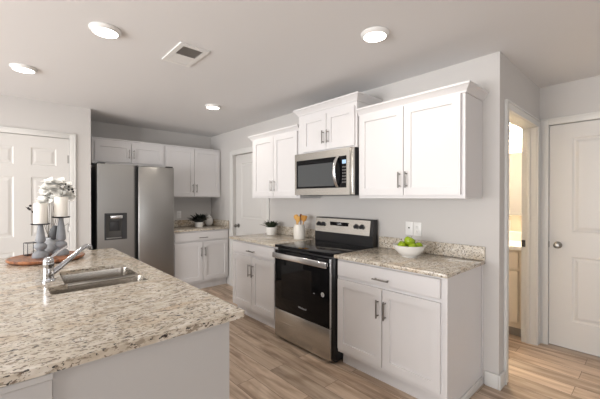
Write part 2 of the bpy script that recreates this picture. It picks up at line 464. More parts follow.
# ---- doors of the setting (local: x width, front -y, hinged slab), casings
RAISE = [(.012, .007), (.024, .007), (.045, .0015)]
def knob(parent, x, z, y, side=1):
    k = MB().lathe([(.032, 0), (.032, .006), (.026, .009), (.012, .011), (.011, .034), (.020, .040), (.0265, .050), (.0265, .058), (.021, .066), (.008, .069), (0, .069)], axis='y', seg=24)
    return k.build('door_knob', M['nickel'], parent, (x, y, z))
def latch(parent, x, z, y):
    return MB().box(-.003, .003, -.001, .012, -.028, .028).build('latch_plate', M['dark_plastic'], parent, (x, y, z))

# door_1: six panel door in the left wall, faces -y
def six_panel(wd, ht):
    st, mid = .115, .137; pw = (wd - 2 * st - mid) / 2
    cols = [(st, st + pw), (st + pw + mid, wd - st)]
    rows = [(.24, .80), (.955, 1.59), (1.715, 1.905)]
    return [(a, b, c, d) for a, b in cols for c, d in rows]
d1 = struct(MB().panelled(.807, 2.03, .04, six_panel(.807, 2.03), RAISE).build('door_1', M['door'], None, (-2.895, LW + .05, .012), smooth=0))
knob(d1, .06, .93, -.04)
for hz in (1.80, 1.02, .22):
    h = MB(); h.lathe([(.0065, -.045), (.0065, .045)], seg=10); h.box(-.016, .004, .0, .003, -.045, .045)
    h.build('hinge', M['nickel'], d1, (.808, -.043, hz))
# door_2: two panel pantry door in the stove wall, faces -x
def two_panel(wd, ht, st=.155):
    return [(st, wd - st, .25, .835), (st, wd - st, 1.055, ht - .13)]
d2 = struct(MB().panelled(.862, 2.02, .04, two_panel(.862, 2.02), RAISE).build('door_2', M['door'], None, (.088, 3.581, .012), (0, 0, -PI / 2), smooth=0))
knob(d2, .075, .935, -.04); 
# door_3: two panel hall door, faces -x
d3 = struct(MB().panelled(.764, 2.035, .04, two_panel(.764, 2.035, .165), RAISE).build('door_3', M['door'], None, (XE + .043, -.168, .012), (0, 0, -PI / 2), smooth=0))
knob(d3, .065, .93, -.04); latch(d3, -.001, .93, -.0415)

def casing(name, mapf, a0, a1, z1, wd=.06, t=.016, lo=0.0, jamb=None, stop=False):
    """casing around an opening a0..a1 (top z1). mapf(a, d) -> (x,y): a along the wall, d out of the wall"""
    mb = MB()
    def B(a, b, za, zb, d0, d1, bev=.003):
        p, q = mapf(a, d0), mapf(b, d1); mb.box(p[0], q[0], p[1], q[1], za, zb, bev)
    B(a0 - wd, a0, lo, z1 + wd, 0, t); B(a1, a1 + wd, lo, z1 + wd, 0, t); B(a0 - .001, a1 + .001, z1, z1 + wd, 0, t)
    # backband step
    B(a0 - wd, a0 - wd + .014, lo, z1 + wd, t, t + .005, .002); B(a1 + wd - .014, a1 + wd, lo, z1 + wd, t, t + .005, .002)
    B(a0 - wd + .013, a1 + wd - .013, z1 + wd - .014, z1 + wd, t, t + .005, .002)
    if jamb:
        B(a0, a0 + .002, lo, z1, -jamb, 0, 0); B(a1 - .002, a1, lo, z1, -jamb, 0, 0); B(a0, a1, z1 - .002, z1, -jamb, 0, 0)
    if stop:
        B(a0 + .002, a0 + .012, lo, z1, -.075, -.045, .002); B(a1 - .012, a1 - .002, lo, z1, -.075, -.045, .002)
    return struct(mb.build(name, M['trim']))
casing('trim_1', lambda a, d: (a, LW - d), -2.898, -2.085, 2.045, .058)
casing('trim_2', lambda a, d: (0 - d, a), 2.715, 3.585, 2.035, .075)
casing('trim_3', lambda a, d: (XE - d, a), -.935, -.165, 2.054, .062)
t4 = casing('trim_4', lambda a, d: (a, -.09 - d), .165, 1.04, 2.035, .066, jamb=.115, stop=True)
MB().box(1.030, 1.0375, -.006, .022, .91, .975).build('strike_plate', M['iron'], t4)

def base(name, boxes, t=.014, h=.105):
    mb = MB()
    for b in boxes: mb.box(*b, 0, h, .004)
    struct(mb.build(name, M['trim']))
base('baseboard_right', [(-.014, 0, -.0895, -.002), (-.014, 0, 2.606, 2.635), (-.014, 0, 3.665, 3.69)])
base('baseboard_hall', [(-.014, .095, -.104, -.09), (1.11, 1.136, -.104, -.09)])
base('baseboard_closet', [(XE - .014, XE, YF, -1.0)])
base('baseboard_left', [(-2.024, -1.879, LW - .014, LW), (XL, -2.96, LW - .014, LW)])

# ------------------------------------------------------------------ cabinets
SHAKER = [(.0012, .011)]
def shaker(wd, ht, x0, z0, parent, yf, m=None, t=.019, rail=.058, name='door'):
    return MB().panelled(wd, ht, t, [(rail, wd - rail, rail, ht - rail)], SHAKER).build(name, m or M['cab'], parent, (x0, yf, z0), smooth=0)
def slab(wd, ht, x0, z0, parent, yf, m=None, t=.019, name='drawer'):
    return MB().box(0, wd, -t, 0, 0, ht, .002, 1).build(name, m or M['cab'], parent, (x0, yf, z0), smooth=0)
def pull(parent, x, z, y, vertical=True, ln=.132):
    mb = MB(); h = ln / 2; a = h - .016
    if vertical:
        mb.tube([(0, -.030, -h), (0, -.030, h)], .0058, 10)
        for q in (-a, a): mb.tube([(0, 0, q), (0, -.030, q)], .0048, 8)
    else:
        mb.tube([(-h, -.030, 0), (h, -.030, 0)], .0058, 10)
        for q in (-a, a): mb.tube([(q, 0, 0), (q, -.030, 0)], .0048, 8)
    return mb.build('handle', M['nickel'], parent, (x, y, z))
def crown(parent, wd, dep, z0, hh, left, right, out=.042):
    prof = [(0, 0), (.008, 0), (.010, hh * .16), (.016, hh * .3), (.030, hh * .62), (out - .004, hh * .74), (out, hh * .78), (out, hh), (0, hh)]
    mb = MB(); L = []
    for d, z in prof:
        r = []
        if left: r += [(-d, 0, z0 + z), (-d, -dep - d, z0 + z)]
        else: r += [(0, -dep - d, z0 + z)]
        if right: r += [(wd + d, -dep - d, z0 + z), (wd + d, 0, z0 + z)]
        else: r += [(wd, -dep - d, z0 + z)]
        L.append([mb.bm.verts.new(p) for p in r])
    for a, b in zip(L, L[1:] + L[:1]):
        for i in range(len(a) - 1): mb.bm.faces.new((a[i], a[i + 1], b[i + 1], b[i]))
    mb.bm.faces.new([r[0] for r in L]); mb.bm.faces.new([r[-1] for r in L])
    return mb.build('crown_moulding', M['cab'], parent, smooth=20)

def wall_cabinet(name, label, loc, rz, wd, ht, dep, dx0, dx1, dz0, dz1, cr=None, hside=None, group='white shaker wall cabinets', hl=.125):
    """loc = back left bottom corner; doors between dx0..dx1, dz0..dz1 (local)"""
    t = thing(name, label, 'cabinet', loc, rz, group)
    MB().box(0, wd, -dep, 0, 0, ht, .0015, 1).build('body', M['cab'], t, smooth=0)
    mid = (dx0 + dx1) / 2; g = .003
    a = shaker(mid - g - dx0, dz1 - dz0, dx0, dz0, t, -dep - .0005)
    b = shaker(dx1 - mid - g, dz1 - dz0, mid + g, dz0, t, -dep - .0005)
    pull(a, mid - g - dx0 - .027, .056 + hl / 2, -.019, ln=hl); pull(b, .027, .056 + hl / 2, -.019, ln=hl)
    if cr: crown(t, wd, dep + .001, *cr)
    return t
R90 = -PI / 2
wall_cabinet('wall_cabinet', 'two-door white wall cabinet right of the microwave with its grey-tan side showing', (0, .916, 1.372), R90, .892, .765, .314,
             .015, .866, .026, .715, (.718, .061, False, True))
wall_cabinet('wall_cabinet', 'short white two-door wall cabinet directly above the microwave, standing higher than its neighbours', (0, 1.683, 1.822), R90, .762, .41, .338,
             .075, .745, .018, .365, (.405, .064, True, True), hl=.122)
wall_cabinet('wall_cabinet', 'two-door white wall cabinet left of the microwave beside the pantry door', (0, 2.585, 1.372), R90, .895, .765, .314,
             .045, .865, .022, .715, (.716, .060, True, False))
# back wall, facing -y (origin back left)
tb = wall_cabinet('wall_cabinet', 'short two-door white cabinet above the stainless refrigerator', (-1.812, YB, 1.822), 0, .917, .320, .326,
                  .035, .890, .030, .283, None, hl=.118)
MB().box(-.003, .918, -.336, -.001, .3205, .337, .002, 1).build('top_trim', M['cab'], tb, smooth=0)
tb = wall_cabinet('wall_cabinet', 'tall two-door white wall cabinet in the corner right of the refrigerator', (-.893, YB, 1.385), 0, .888, .757, .326,
                  .012, .872, .018, .745, None)
MB().box(.001, .888, -.336, -.001, .7575, .774, .002, 1).build('top_trim', M['cab'], tb, smooth=0)

def base_cabinet(label, loc, rz, wd, dx0, dx1, drawer_z=(.745, .868), door_z=(.148, .717), end_r=False, end_l=False):
    t = thing('base_cabinet', label, 'cabinet', loc, rz, 'white shaker base cabinets')
    D = .595
    MB().prism([(-.022, 0), (-.022, .888), (-D, .888), (-D, .114), (-D + .07, .114), (-D + .07, 0)], 0, wd, 'x').build('body', M['cab'], t, smooth=0)
    mid = (dx0 + dx1) / 2; g = .004
    a = shaker(mid - g - dx0, door_z[1] - door_z[0], dx0, door_z[0], t, -D - .0005)
    b = shaker(dx1 - mid - g, door_z[1] - door_z[0], mid + g, door_z[0], t, -D - .0005)
    hz = door_z[1] - door_z[0] - .144
    pull(a, mid - g - dx0 - .027, hz, -.019); pull(b, .027, hz, -.019)
    dr = slab(dx1 - dx0, drawer_z[1] - drawer_z[0], dx0, drawer_z[0], t, -D - .0005)
    pull(dr, (dx1 - dx0) / 2, (drawer_z[1] - drawer_z[0]) / 2 - .02, -.019, False)
    MB().box(.002, wd - .002, -D + .062, -D + .0695, 0, .11, .001, 1).build('toe_kick', M['cab'], t, smooth=0)
    if end_r:
        MB().box(wd + .0005, wd + .011, -D + .07, -.018, 0, .055, .004).build('base_trim', M['trim'], t)
        MB().box(wd + .0005, wd + .006, -.02, -.001, 0, .888, .001).build('scribe_strip', M['cab'], t, smooth=0)
    return t
base_cabinet('white base cabinet right of the range with a drawer over two doors', (0, .914, 0), R90, .894, .012, .855, end_r=True)
base_cabinet('white base cabinet left of the range under the small plant', (0, 2.590, 0), R90, .898, .035, .840)
base_cabinet('white base cabinet in the back corner beside the refrigerator', (-.886, YB, 0), 0, .880, .025, .865)

# ------------------------------------------------------------------ granite counters
def counter(label, loc, rz, wd, dep, side=None):
    t = thing('countertop', label, 'countertop', loc, rz, 'speckled granite worktops')
    MB().box(0, wd, -dep, 0, .8885, .914, .003, 2).build('slab', M['granite'], t)
    MB().box(0, wd, -.02, 0, .9145, 1.016, .002, 1).build('backsplash', M['granite'], t)
    if side: MB().box(wd - .02, wd, -dep + .01, -.0205, .9145, 1.016, .002, 1).build('side_splash', M['granite'], t)
    return t
counter('speckled granite countertop with low backsplash right of the range, under the fruit bowl', (0, .9135, 0), R90, .9135, .648)
counter('speckled granite countertop with low backsplash left of the range, under the utensil crock', (0, 2.597, 0), R90, .909, .648)
counter('speckled granite countertop in the back corner with splash on two walls', (-.888, YB, 0), 0, .886, .630, True)

# ------------------------------------------------------------------ island
isl = thing('kitchen_island', 'white panelled kitchen island base under the large granite top', 'kitchen island', (-2.27, 1.40, 0))
IX = 2.27; IY = 1.40
def ib(mb, x0, x1, y0, y1, z0, z1, bev=.0015): return mb.box(x0 + IX, x1 + IX, y0 - IY, y1 - IY, z0, z1, bev, 1)
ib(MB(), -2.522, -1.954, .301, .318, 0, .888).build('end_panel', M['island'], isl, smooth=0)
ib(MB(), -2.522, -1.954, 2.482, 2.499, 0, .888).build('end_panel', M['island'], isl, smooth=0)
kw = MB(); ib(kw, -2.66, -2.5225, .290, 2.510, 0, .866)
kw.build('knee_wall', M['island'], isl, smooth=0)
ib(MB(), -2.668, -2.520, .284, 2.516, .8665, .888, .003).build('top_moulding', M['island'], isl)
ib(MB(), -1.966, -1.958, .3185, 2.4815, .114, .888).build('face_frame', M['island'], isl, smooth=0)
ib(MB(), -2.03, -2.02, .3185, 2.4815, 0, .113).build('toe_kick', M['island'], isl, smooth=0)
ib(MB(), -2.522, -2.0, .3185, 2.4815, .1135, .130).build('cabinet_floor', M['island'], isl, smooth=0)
# front doors of the island (they face the range)
for k, ya in enumerate((.345, .86, 1.40, 1.93)):
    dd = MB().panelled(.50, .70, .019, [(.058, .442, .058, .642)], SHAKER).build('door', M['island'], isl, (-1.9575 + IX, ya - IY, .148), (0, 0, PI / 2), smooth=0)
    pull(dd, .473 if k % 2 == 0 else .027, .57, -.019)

top = thing('countertop', 'large speckled granite island top with the sink set into it', 'countertop', (-2.42, 1.40, 0), 0, 'speckled granite worktops')
outer = rrect(-2.95 + 2.42, -1.8915 + 2.42, .2815 - 1.40, 2.522 - 1.40, .012, 3)
def shift(P, dx, dy): return [(x + dx, y + dy) for x, y in P]
def arc(cx, cy, r, a0, a1, n=6):
    return [(cx + r * math.cos(math.radians(a0 + (a1 - a0) * i / n)), cy + r * math.sin(math.radians(a0 + (a1 - a0) * i / n))) for i in range(n + 1)]
r_ = .028
hole = (arc(-1.992 - r_, 1.675 - r_, r_, 0, 90) + arc(-2.378 + r_, 1.655 - r_, r_, 90, 180) + arc(-2.388 + .015, 1.285, .015, 180, 260, 4)
        + arc(-2.462 + .012, 1.258, .012, 100, 180, 3) + arc(-2.462 + r_, 1.082 + r_, r_, 180, 270) + arc(-1.992 - r_, 1.082 + r_, r_, 270, 360))
MB().holed(outer, [shift(hole, 2.42, -1.40)], .8885, .914).build('slab', M['granite'], top, smooth=0)

# sink (undermount, two bowls)
sk = thing('sink', 'undermount double bowl stainless sink in the island top', 'sink', (-2.22, 1.38, .70))
def bowl(x0, x1, y0, y1, depth, zt=.8875):
    R = []
    prof = [(-.012, zt), (0, zt), (.002, zt - .012), (.006, zt - .08), (.014, zt - depth + .03), (.028, zt - depth + .008), (.05, zt - depth)]
    for ins, z in prof:
        R.append([(x + 2.22, y - 1.38, z - .70) for x, y in rrect(x0 + ins, x1 - ins, y0 + ins, y1 - ins, max(.05 - ins * .3, .02), 6)])
    return MB().loft(R)
b1 = bowl(-2.400, -1.984, 1.405, 1.690, .17).build('basin', M['sink'], sk)
b2 = bowl(-2.474, -1.984, 1.070, 1.355, .17).build('basin', M['sink'], sk)
MB().box(-2.462 + 2.22, -1.985 + 2.22, 1.352 - 1.38, 1.408 - 1.38, .8795 - .70, .8865 - .70, .0015).build('divider', M['sink'], sk)
for o, (x, y) in ((b1, (-2.20, 1.55)), (b2, (-2.23, 1.215))):
    MB().lathe([(.0, .0), (.040, .0), (.043, .003), (.036, .004), (.03, .0015), (0, .0015)], seg=24).build('drain', M['bright'], o, (x + 2.22, y - 1.38, .7175 - .70 + .0005))

# faucet
fc = thing('faucet', 'chrome single-lever faucet behind the sink', 'faucet', (-2.446, 1.409, .914))
MB().lathe([(.031, 0), (.031, .006), (.0265, .012), (.0255, .020), (.0265, .034), (.0250, .070), (.0245, .092), (.0262, .096), (.0262, .102), (.0245, .106)], seg=28).build('body', M['chrome'], fc)
P0 = Vector((.012, .008, .040)); T = Vector((.222, .188, .150))
pts = []
for i in range(13):
    s = i / 12; p = P0.lerp(T, s); p.z = .040 + (.106 * s / .8 if s < .8 else .106 + .010 * math.sin((s - .8) / .2 * PI * .8)); pts.append(p)
pts.append(pts[-1] + Vector((.006, .005, -.018)))
MB().tube(pts, [.0165, .0160, .0155, .015, .0145, .014, .0135, .013, .013, .013, .0135, .0145, .0155, .0150], 14).build('spout', M['chrome'], fc)
hd = MB(); hd.lathe([(.0245, .1065), (.0255, .112), (.0245, .122), (.019, .132), (.010, .137), (0, .138)], seg=24)
hd.tube([(.004, .0, .126), (.028, .012, .143), (.062, .026, .166), (.088, .036, .182)], [.0105, .0095, .0085, .0075], 10, squash=(.6, 1.25))
hd.build('lever', M['chrome'], fc)

# ------------------------------------------------------------------ refrigerator
fr = thing('refrigerator', 'stainless side-by-side refrigerator with dispenser, between the wall end and the corner cabinets', 'refrigerator', (-1.3535, 4.29, 0))
MB().box(-.460, .460, -.545, 0, .012, 1.765, .004).build('body', M['dark_plastic'], fc if False else fr)
MB().box(-.455, .455, -.60, -.5455, .0, .062, .003).build('base_grille', M['black'], fr)
def fdoor(x0, x1, hole=None):
    mb = MB(); mtx = Matrix(((1, 0, 0, 0), (0, 0, 1, 0), (0, 1, 0, 0), (0, 0, 0, 1)))    # (x,y,z)->(x,z,y)
    z0, z1 = .068, 1.790
    if hole is None:
        mb.box(x0, x1, -.640, -.556, z0, z1, .010, 3)
    else:
        mb.box(x0, x1, -.600, -.556, z0, z1, .004, 1)
        mb.holed(rrect(x0, x1, z0, z1, .006, 2), [rrect(*hole, .006, 2)], -.640, -.6005, mtx)
    return mb
HX = (-.379, -.142, .866, 1.182)
dl = fdoor(-.460, -.056, HX).build('left_door', M['steel'], fr, smooth=40)
dr = fdoor(.000, .460).build('right_door', M['steel'], fr, smooth=40)
MB().box(-.054, -.040, -.628, -.556, .068, 1.790, .003).build('handle_recess', M['grey_plastic'], fr)
MB().box(-.0395, -.002, -.600, -.556, .068, 1.790, .002).build('handle_recess', M['black'], fr)
for x in (-.41, .41): MB().box(x - .04, x + .04, -.62, -.53, 1.7905, 1.806, .004).build('hinge_cover', M['dark_plastic'], fr)
dsp = MB(); mtx = Matrix(((1, 0, 0, 0), (0, 0, 1, 0), (0, 1, 0, 0), (0, 0, 0, 1)))
dsp.holed(rrect(HX[0] - .006, HX[1] + .006, HX[2] - .006, HX[3] + .006, .008, 3), [rrect(HX[0] + .012, HX[1] - .052, HX[2] + .012, HX[3] - .018, .006, 3)], -.6445, -.6402, mtx)
dp = dsp.build('dispenser', M['dark_plastic'], dl)
MB().box(HX[0] + .002, HX[1] - .002, -.606, -.602, HX[2] + .002, HX[3] - .002).build('alcove', M['dark_grey'], dp)
MB().box(HX[0] + .055, HX[1] - .075, -.614, -.6065, HX[2] + .10, HX[2] + .225, .004).build('paddle', M['dark_plastic'], dp)
MB().box(HX[0] + .055, HX[1] - .045, -.655, -.607, HX[3] - .062, HX[3] - .024, .006).build('chute', M['bright'], dp)
MB().box(HX[0] + .012, HX[1] - .055, -.650, -.607, HX[2] + .010, HX[2] + .020, .002).build('drip_tray', M['grey_plastic'], dp)

# ------------------------------------------------------------------ range
rg = thing('range', 'stainless and black electric range with glass top between the base cabinets', 'stove', (-.006, 1.683, 0), R90)
W = .758
MB().box(0, W, -.612, -.014, .022, .893, .003).build('body', M['black'], rg)
for x in (.04, W - .04):
    for y in (-.08, -.56): MB().lathe([(.018, 0), (.018, .0215)], seg=12).build('foot', M['black'], rg, (x, y, 0))
MB().box(-.001, W + .001, -.652, -.094, .8935, .9185, .006, 3).build('cooktop', M['glass_black'], rg)
for x, y, r in ((.20, -.47, .095), (.57, -.47, .110), (.20, -.235, .075), (.57, -.235, .075)):
    for rr in ((r,) if r < .1 else (r, r * .62)):
        mb = MB(); n = 40
        a = [mb.bm.verts.new(((rr - .0016) * math.cos(2 * PI * i / n), (rr - .0016) * math.sin(2 * PI * i / n), 0)) for i in range(n)]
        b = [mb.bm.verts.new(((rr + .0016) * math.cos(2 * PI * i / n), (rr + .0016) * math.sin(2 * PI * i / n), 0)) for i in range(n)]
        for i in range(n): mb.bm.faces.new((a[i], a[(i + 1) % n], b[(i + 1) % n], b[i]))
        mb.build('burner_ring', M['ring_grey'], rg, (x, y, .9188))
od = MB().box(.004, .731, -.655, -.6125, .303, .872, .006, 2).build('oven_door', M['glass_black'], rg)
MB().box(.7315, .736, -.651, -.6125, .303, .872, .001).build('edge_strip', M['bright'], od)
MB().box(.11, .63, -.6555, -.6552, .42, .74).build('window', M['oven_glass'], od)
hn = MB(); hn.box(.012, .724, -.694, -.672, .798, .850, .006, 3)
hn.box(.016, .050, -.678, -.654, .806, .844, .004); hn.box(.686, .720, -.678, -.654, .806, .844, .004)
hn.build('handle', M['bright'], od)
MB().box(.7245, .7275, -.690, -.676, .808, .842, .001).build('handle_cap', M['black'], od)
text_mesh('Whirlpool', .025, 'logo', M['silver_print'], od, (.405, -.6556, .388), (PI / 2, 0, 0))
st = MB().lathe([(0, .0008), (.019, .0008), (.019, 0), (0, 0)], seg=28, axis='y').build('sticker', M['sticker'], od, (.657, -.6555, .566))
mb = MB(); n = 28
a = [mb.bm.verts.new((.0105 * math.cos(2 * PI * i / n), 0, .0105 * math.sin(2 * PI * i / n))) for i in range(n)]
b = [mb.bm.verts.new((.0135 * math.cos(2 * PI * i / n), 0, .0135 * math.sin(2 * PI * i / n))) for i in range(n)]
for i in range(n): mb.bm.faces.new((a[i], a[(i + 1) % n], b[(i + 1) % n], b[i]))
mb.box(-.004, .004, -.0002, .0, -.006, .006)
mb.build('sticker_print', M['grey_plastic'], st, (0, -.0011, 0))
MB().box(.545, .562, -.6558, -.6552, .553, .558).build('print_mark', M['silver_print'], od)
MB().box(.002, .733, -.652, -.6125, .030, .298, .006, 2).build('storage_drawer', M['steel_h'], rg)
bg = MB(); bg.prism([(-.016, .894), (-.016, 1.170), (-.070, 1.170), (-.092, 1.015), (-.092, .894)], 0, W, 'x')
bgo = bg.build('backguard', M['black'], rg, smooth=0)
def onface(z): return -.070 - (1.170 - z) / .155 * .022     # front plane of the sloping panel
pn = MB()
pz0, pz1 = 1.018, 1.160
pn.prism([(onface(pz0) - .0005, pz0), (onface(pz1) - .0005, pz1), (onface(pz1) - .007, pz1), (onface(pz0) - .007, pz0)], .004, .726, 'x')
pno = pn.build('control_panel', M['steel_h'], rg, smooth=0)
tilt = math.atan2(.022, .155)
for kx in (.060, .122, .566, .634):
    z = 1.098; kb = MB().lathe([(.024, 0), (.024, .004), (.0195, .006), (.0180, .026), (.0165, .029), (0, .029)], seg=20, axis='y')
    kb.box(-.003, .003, -.033, -.020, -.0165, .0165, .001)
    kb.build('knob', M['dark_plastic'], pno, (kx, onface(z) - .0072, z), (tilt, 0, 0))
z = 1.098
dsl = MB().box(.222, .462, -.002, 0, -.030, .030, .001).build('display', M['glass_black'], pno, (0, onface(z) - .0072, z), (tilt, 0, 0))
text_mesh('12:00', .026, 'digits', M['print_white'], dsl, (.345, -.0023, .012), (PI / 2, 0, 0))
bt = MB()
for i in range(7):
    for j in range(2): bt.box(.238 + i * .031, .252 + i * .031, -.0026, -.0021, -.024 + j * .012, -.020 + j * .012)
bt.build('button_marks', M['grey_plastic'], dsl)

# ------------------------------------------------------------------ microwave
mw = thing('microwave', 'stainless over-the-range microwave mounted under the short cabinet', 'microwave', (0, 1.682, 1.404), R90)
MB().box(.001, .759, -.362, -.002, 0, .4165, .003).build('body', M['black'], mw)
front = Matrix(((1, 0, 0, 0), (0, 0, 1, 0), (0, 1, 0, 0), (0, 0, 0, 1)))
MB().holed(rrect(.0, .728, 0.0, .4165, .004, 2), [rrect(.026, .690, .064, .348, .003, 2)], -.395, -.3625, front).build('front_frame', M['steel_h'], mw, smooth=40)
MB().box(.7285, .760, -.395, -.3625, 0.0, .4165, .004).build('side_frame', M['steel_h'], mw)
md = MB().box(.0265, .6895, -.391, -.363, .0645, .3475).build('door_glass', M['glass_black'], mw, smooth=0)
MB().box(.046, .540, -.3918, -.3911, .084, .300).build('window', M['mw_glass'], md, smooth=0)
hp = []
for i in range(11):
    s = i / 10; hp.append((.583, -.395 - .052 * math.sin(s * PI) ** .7 + .002, .070 + s * .274))
MB().tube(hp, [.013, .0135] + [.014] * 7 + [.0135, .013], 12, squash=(.55, 1.15)).build('handle', M['bright'], md)
MB().box(.638, .682, -.3922, -.3911, .278, .312).build('display', M['display'], md)
bt = MB()
for i in range(3):
    for j in range(6): bt.box(.640 + i * .016, .649 + i * .016, -.3918, -.3911, .108 + j * .027, .118 + j * .027)
bt.build('buttons', M['grey_plastic'], md)
MB().box(.06, .70, -.33, -.05, -.004, -.0005, .001).build('vent_filter', M['dark_plastic'], mw)

# ------------------------------------------------------------------ ceiling fixtures
def downlight(label, x, y):
    t = thing('ceiling_light', label, 'ceiling light', (x, y, H - .001), 0, 'round recessed ceiling lights')
    MB().lathe([(.088, 0), (.088, -.005), (.083, -.012), (.074, -.021), (.070, -.023), (.070, -.010), (.069, 0)], seg=40).build('trim_ring', M['white_plastic'], t)
    MB().lathe([(0, -.0265), (.045, -.0255), (.0693, -.0215), (.0693, -.0105), (0, -.0105)], seg=40).build('lens', M['lens'], t)
    d = bpy.data.lights.new('lamp_glow', 'AREA'); d.shape = 'DISK'; d.size = .13; d.energy = LAMP_WATT; d.color = (1.0, .92, .82)
    o = bpy.data.objects.new('lamp_glow', d); COL.objects.link(o); o.parent = t; o.location = (0, 0, -.029)
    return t
downlight('glowing round ceiling light above the sink, at the upper left next to the vent', -2.158, 1.455)
downlight('glowing round ceiling light nearest the white six-panel door on the left', -2.510, 2.57)
downlight('glowing round ceiling light in front of the right-hand wall cabinets', -.874, .362)
downlight('small glowing round ceiling light farthest back, before the pantry and refrigerator', -.869, 2.555)

vt = thing('ceiling_vent', 'white two-way air register in the ceiling between the round lights', 'air vent', (-1.643, 1.478, H - .0005))
MB().holed(rrect(-.105, .105, -.180, .180, .004, 2), [rrect(-.072, .072, -.146, .146, .002, 2)], -.009, 0).build('frame', M['white_plastic'], vt, smooth=0)
MB().box(-.0715, .0715, -.1455, .1455, -.0015, -.0008).build('duct_shade_sheet', M['vent_shade'], vt)  # flat sheet, no real duct: its grey stands in for the shade inside
for k in range(20):
    y = -.137 + k * .0143
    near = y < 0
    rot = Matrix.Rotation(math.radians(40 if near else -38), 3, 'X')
    MB().box(-.0715, .0715, y - .0055, y + .0055, -.0078, -.0066, rot=rot).build('louvre', M['vent_shade'] if near else M['white_plastic'], vt, smooth=0)  # near slats painted darker for the shade seen between them
MB().box(-.0715, .0715, -.0035, .0035, -.0095, -.002).build('divider_bar', M['white_plastic'], vt, smooth=0)

# ------------------------------------------------------------------ outlets
def plate(label, loc, rz, kind):
    t = thing('wall_outlet', label, 'outlet', loc, rz, 'white wall plates')
    MB().box(-.036, .036, -.006, 0, -.058, .058, .003).build('plate', M['white_plastic'], t)
    if kind == 'slot':
        MB().box(-.013, .013, -.0075, -.0062, -.020, .024, .001).build('jack', M['white_plastic'], t)
        MB().box(-.008, .008, -.0085, -.0076, .0, .010).build('socket', M['dark_plastic'], t)
    elif kind == 'duplex':
        for z in (-.021, .021):
            r = MB().box(-.0165, .0165, -.0085, -.0062, z - .0145, z + .0145, .003).build('receptacle', M['white_plastic'], t)
            s = MB()
            for x in (-.0065, .0065): s.box(x - .001, x + .001, -.0089, -.0086, z - .002, z + .007)
            s.lathe([(.002, 0), (.002, .0004)], c=(0, -.0086, z - .008), seg=8, axis='y'); s.build('slots', M['grey_plastic'], r)
    else:
        MB().box(-.0165, .0165, -.0085, -.0062, -.033, .033, .002).build('rocker', M['white_plastic'], t)
    return t
plate('white wall plate with one dark socket behind the fruit bowl, left of the duplex outlet', (-.0005, .609, 1.110), R90, 'slot')
plate('white duplex outlet behind the fruit bowl, right of the socket plate', (-.0005, .533, 1.108), R90, 'duplex')
plate('white outlet on the back wall beside the refrigerator', (-.560, YB - .0005, 1.105), 0, 'duplex')

# ------------------------------------------------------------------ things on the counters
CT = .9145
# fruit bowl + apples
fx, fy = -.262, .464
fb = MB().lathe([(0, .004), (.050, .004), (.052, 0), (.056, 0), (.058, .008), (.085, .028), (.108, .055), (.122, .088), (.124, .092), (.121, .0925), (.104, .060), (.080, .034), (.052, .015), (0, .012)], seg=40).build('fruit_bowl', M['ceramic'], None, (fx, fy, CT))
tag(fb, 'round white ceramic bowl of green apples on the right granite counter', 'bowl')
def apple(label, x, y, z, r, rot):
    t = thing('apple', label, 'apple', (x, y, z), 0, 'green apples in the bowl'); t.rotation_euler = rot
    k = r / .04
    MB().lathe([(0, -.029 * k), (.008 * k, -.033 * k), (.016 * k, -.034 * k), (.027 * k, -.027 * k), (.037 * k, -.010 * k), (.041 * k, .006 * k), (.038 * k, .020 * k), (.029 * k, .031 * k), (.017 * k, .034 * k), (.008 * k, .031 * k), (0, .024 * k)], seg=24).build('fruit', M['apple'], t)
    MB().tube([(0, 0, .025 * k), (.001, .001, .034 * k), (.004 * k, .002, .046 * k)], [.0016, .0014, .0018], 6).build('stem', M['stem'], t)
apple('green apple on top of the pile in the white bowl', fx, fy, CT + .116, .042, (.35, .25, 0))
for lb, deg, rot in (('green apple at the front of the bowl, just below the top apple', 228, (.9, -.7, 1.1)), ('green apple at the right side of the bowl', 300, (-.6, .5, .4)),
                     ('green apple at the back right of the bowl, half hidden', 12, (-.5, -.8, .7)), ('green apple at the back of the bowl hidden behind the top apple', 84, (.4, .9, .2)),
                     ('green apple at the left side of the bowl', 156, (1.0, .2, 2.0))):
    apple(lb, fx + .069 * math.cos(math.radians(deg)), fy + .069 * math.sin(math.radians(deg)), CT + .076, .036, rot)

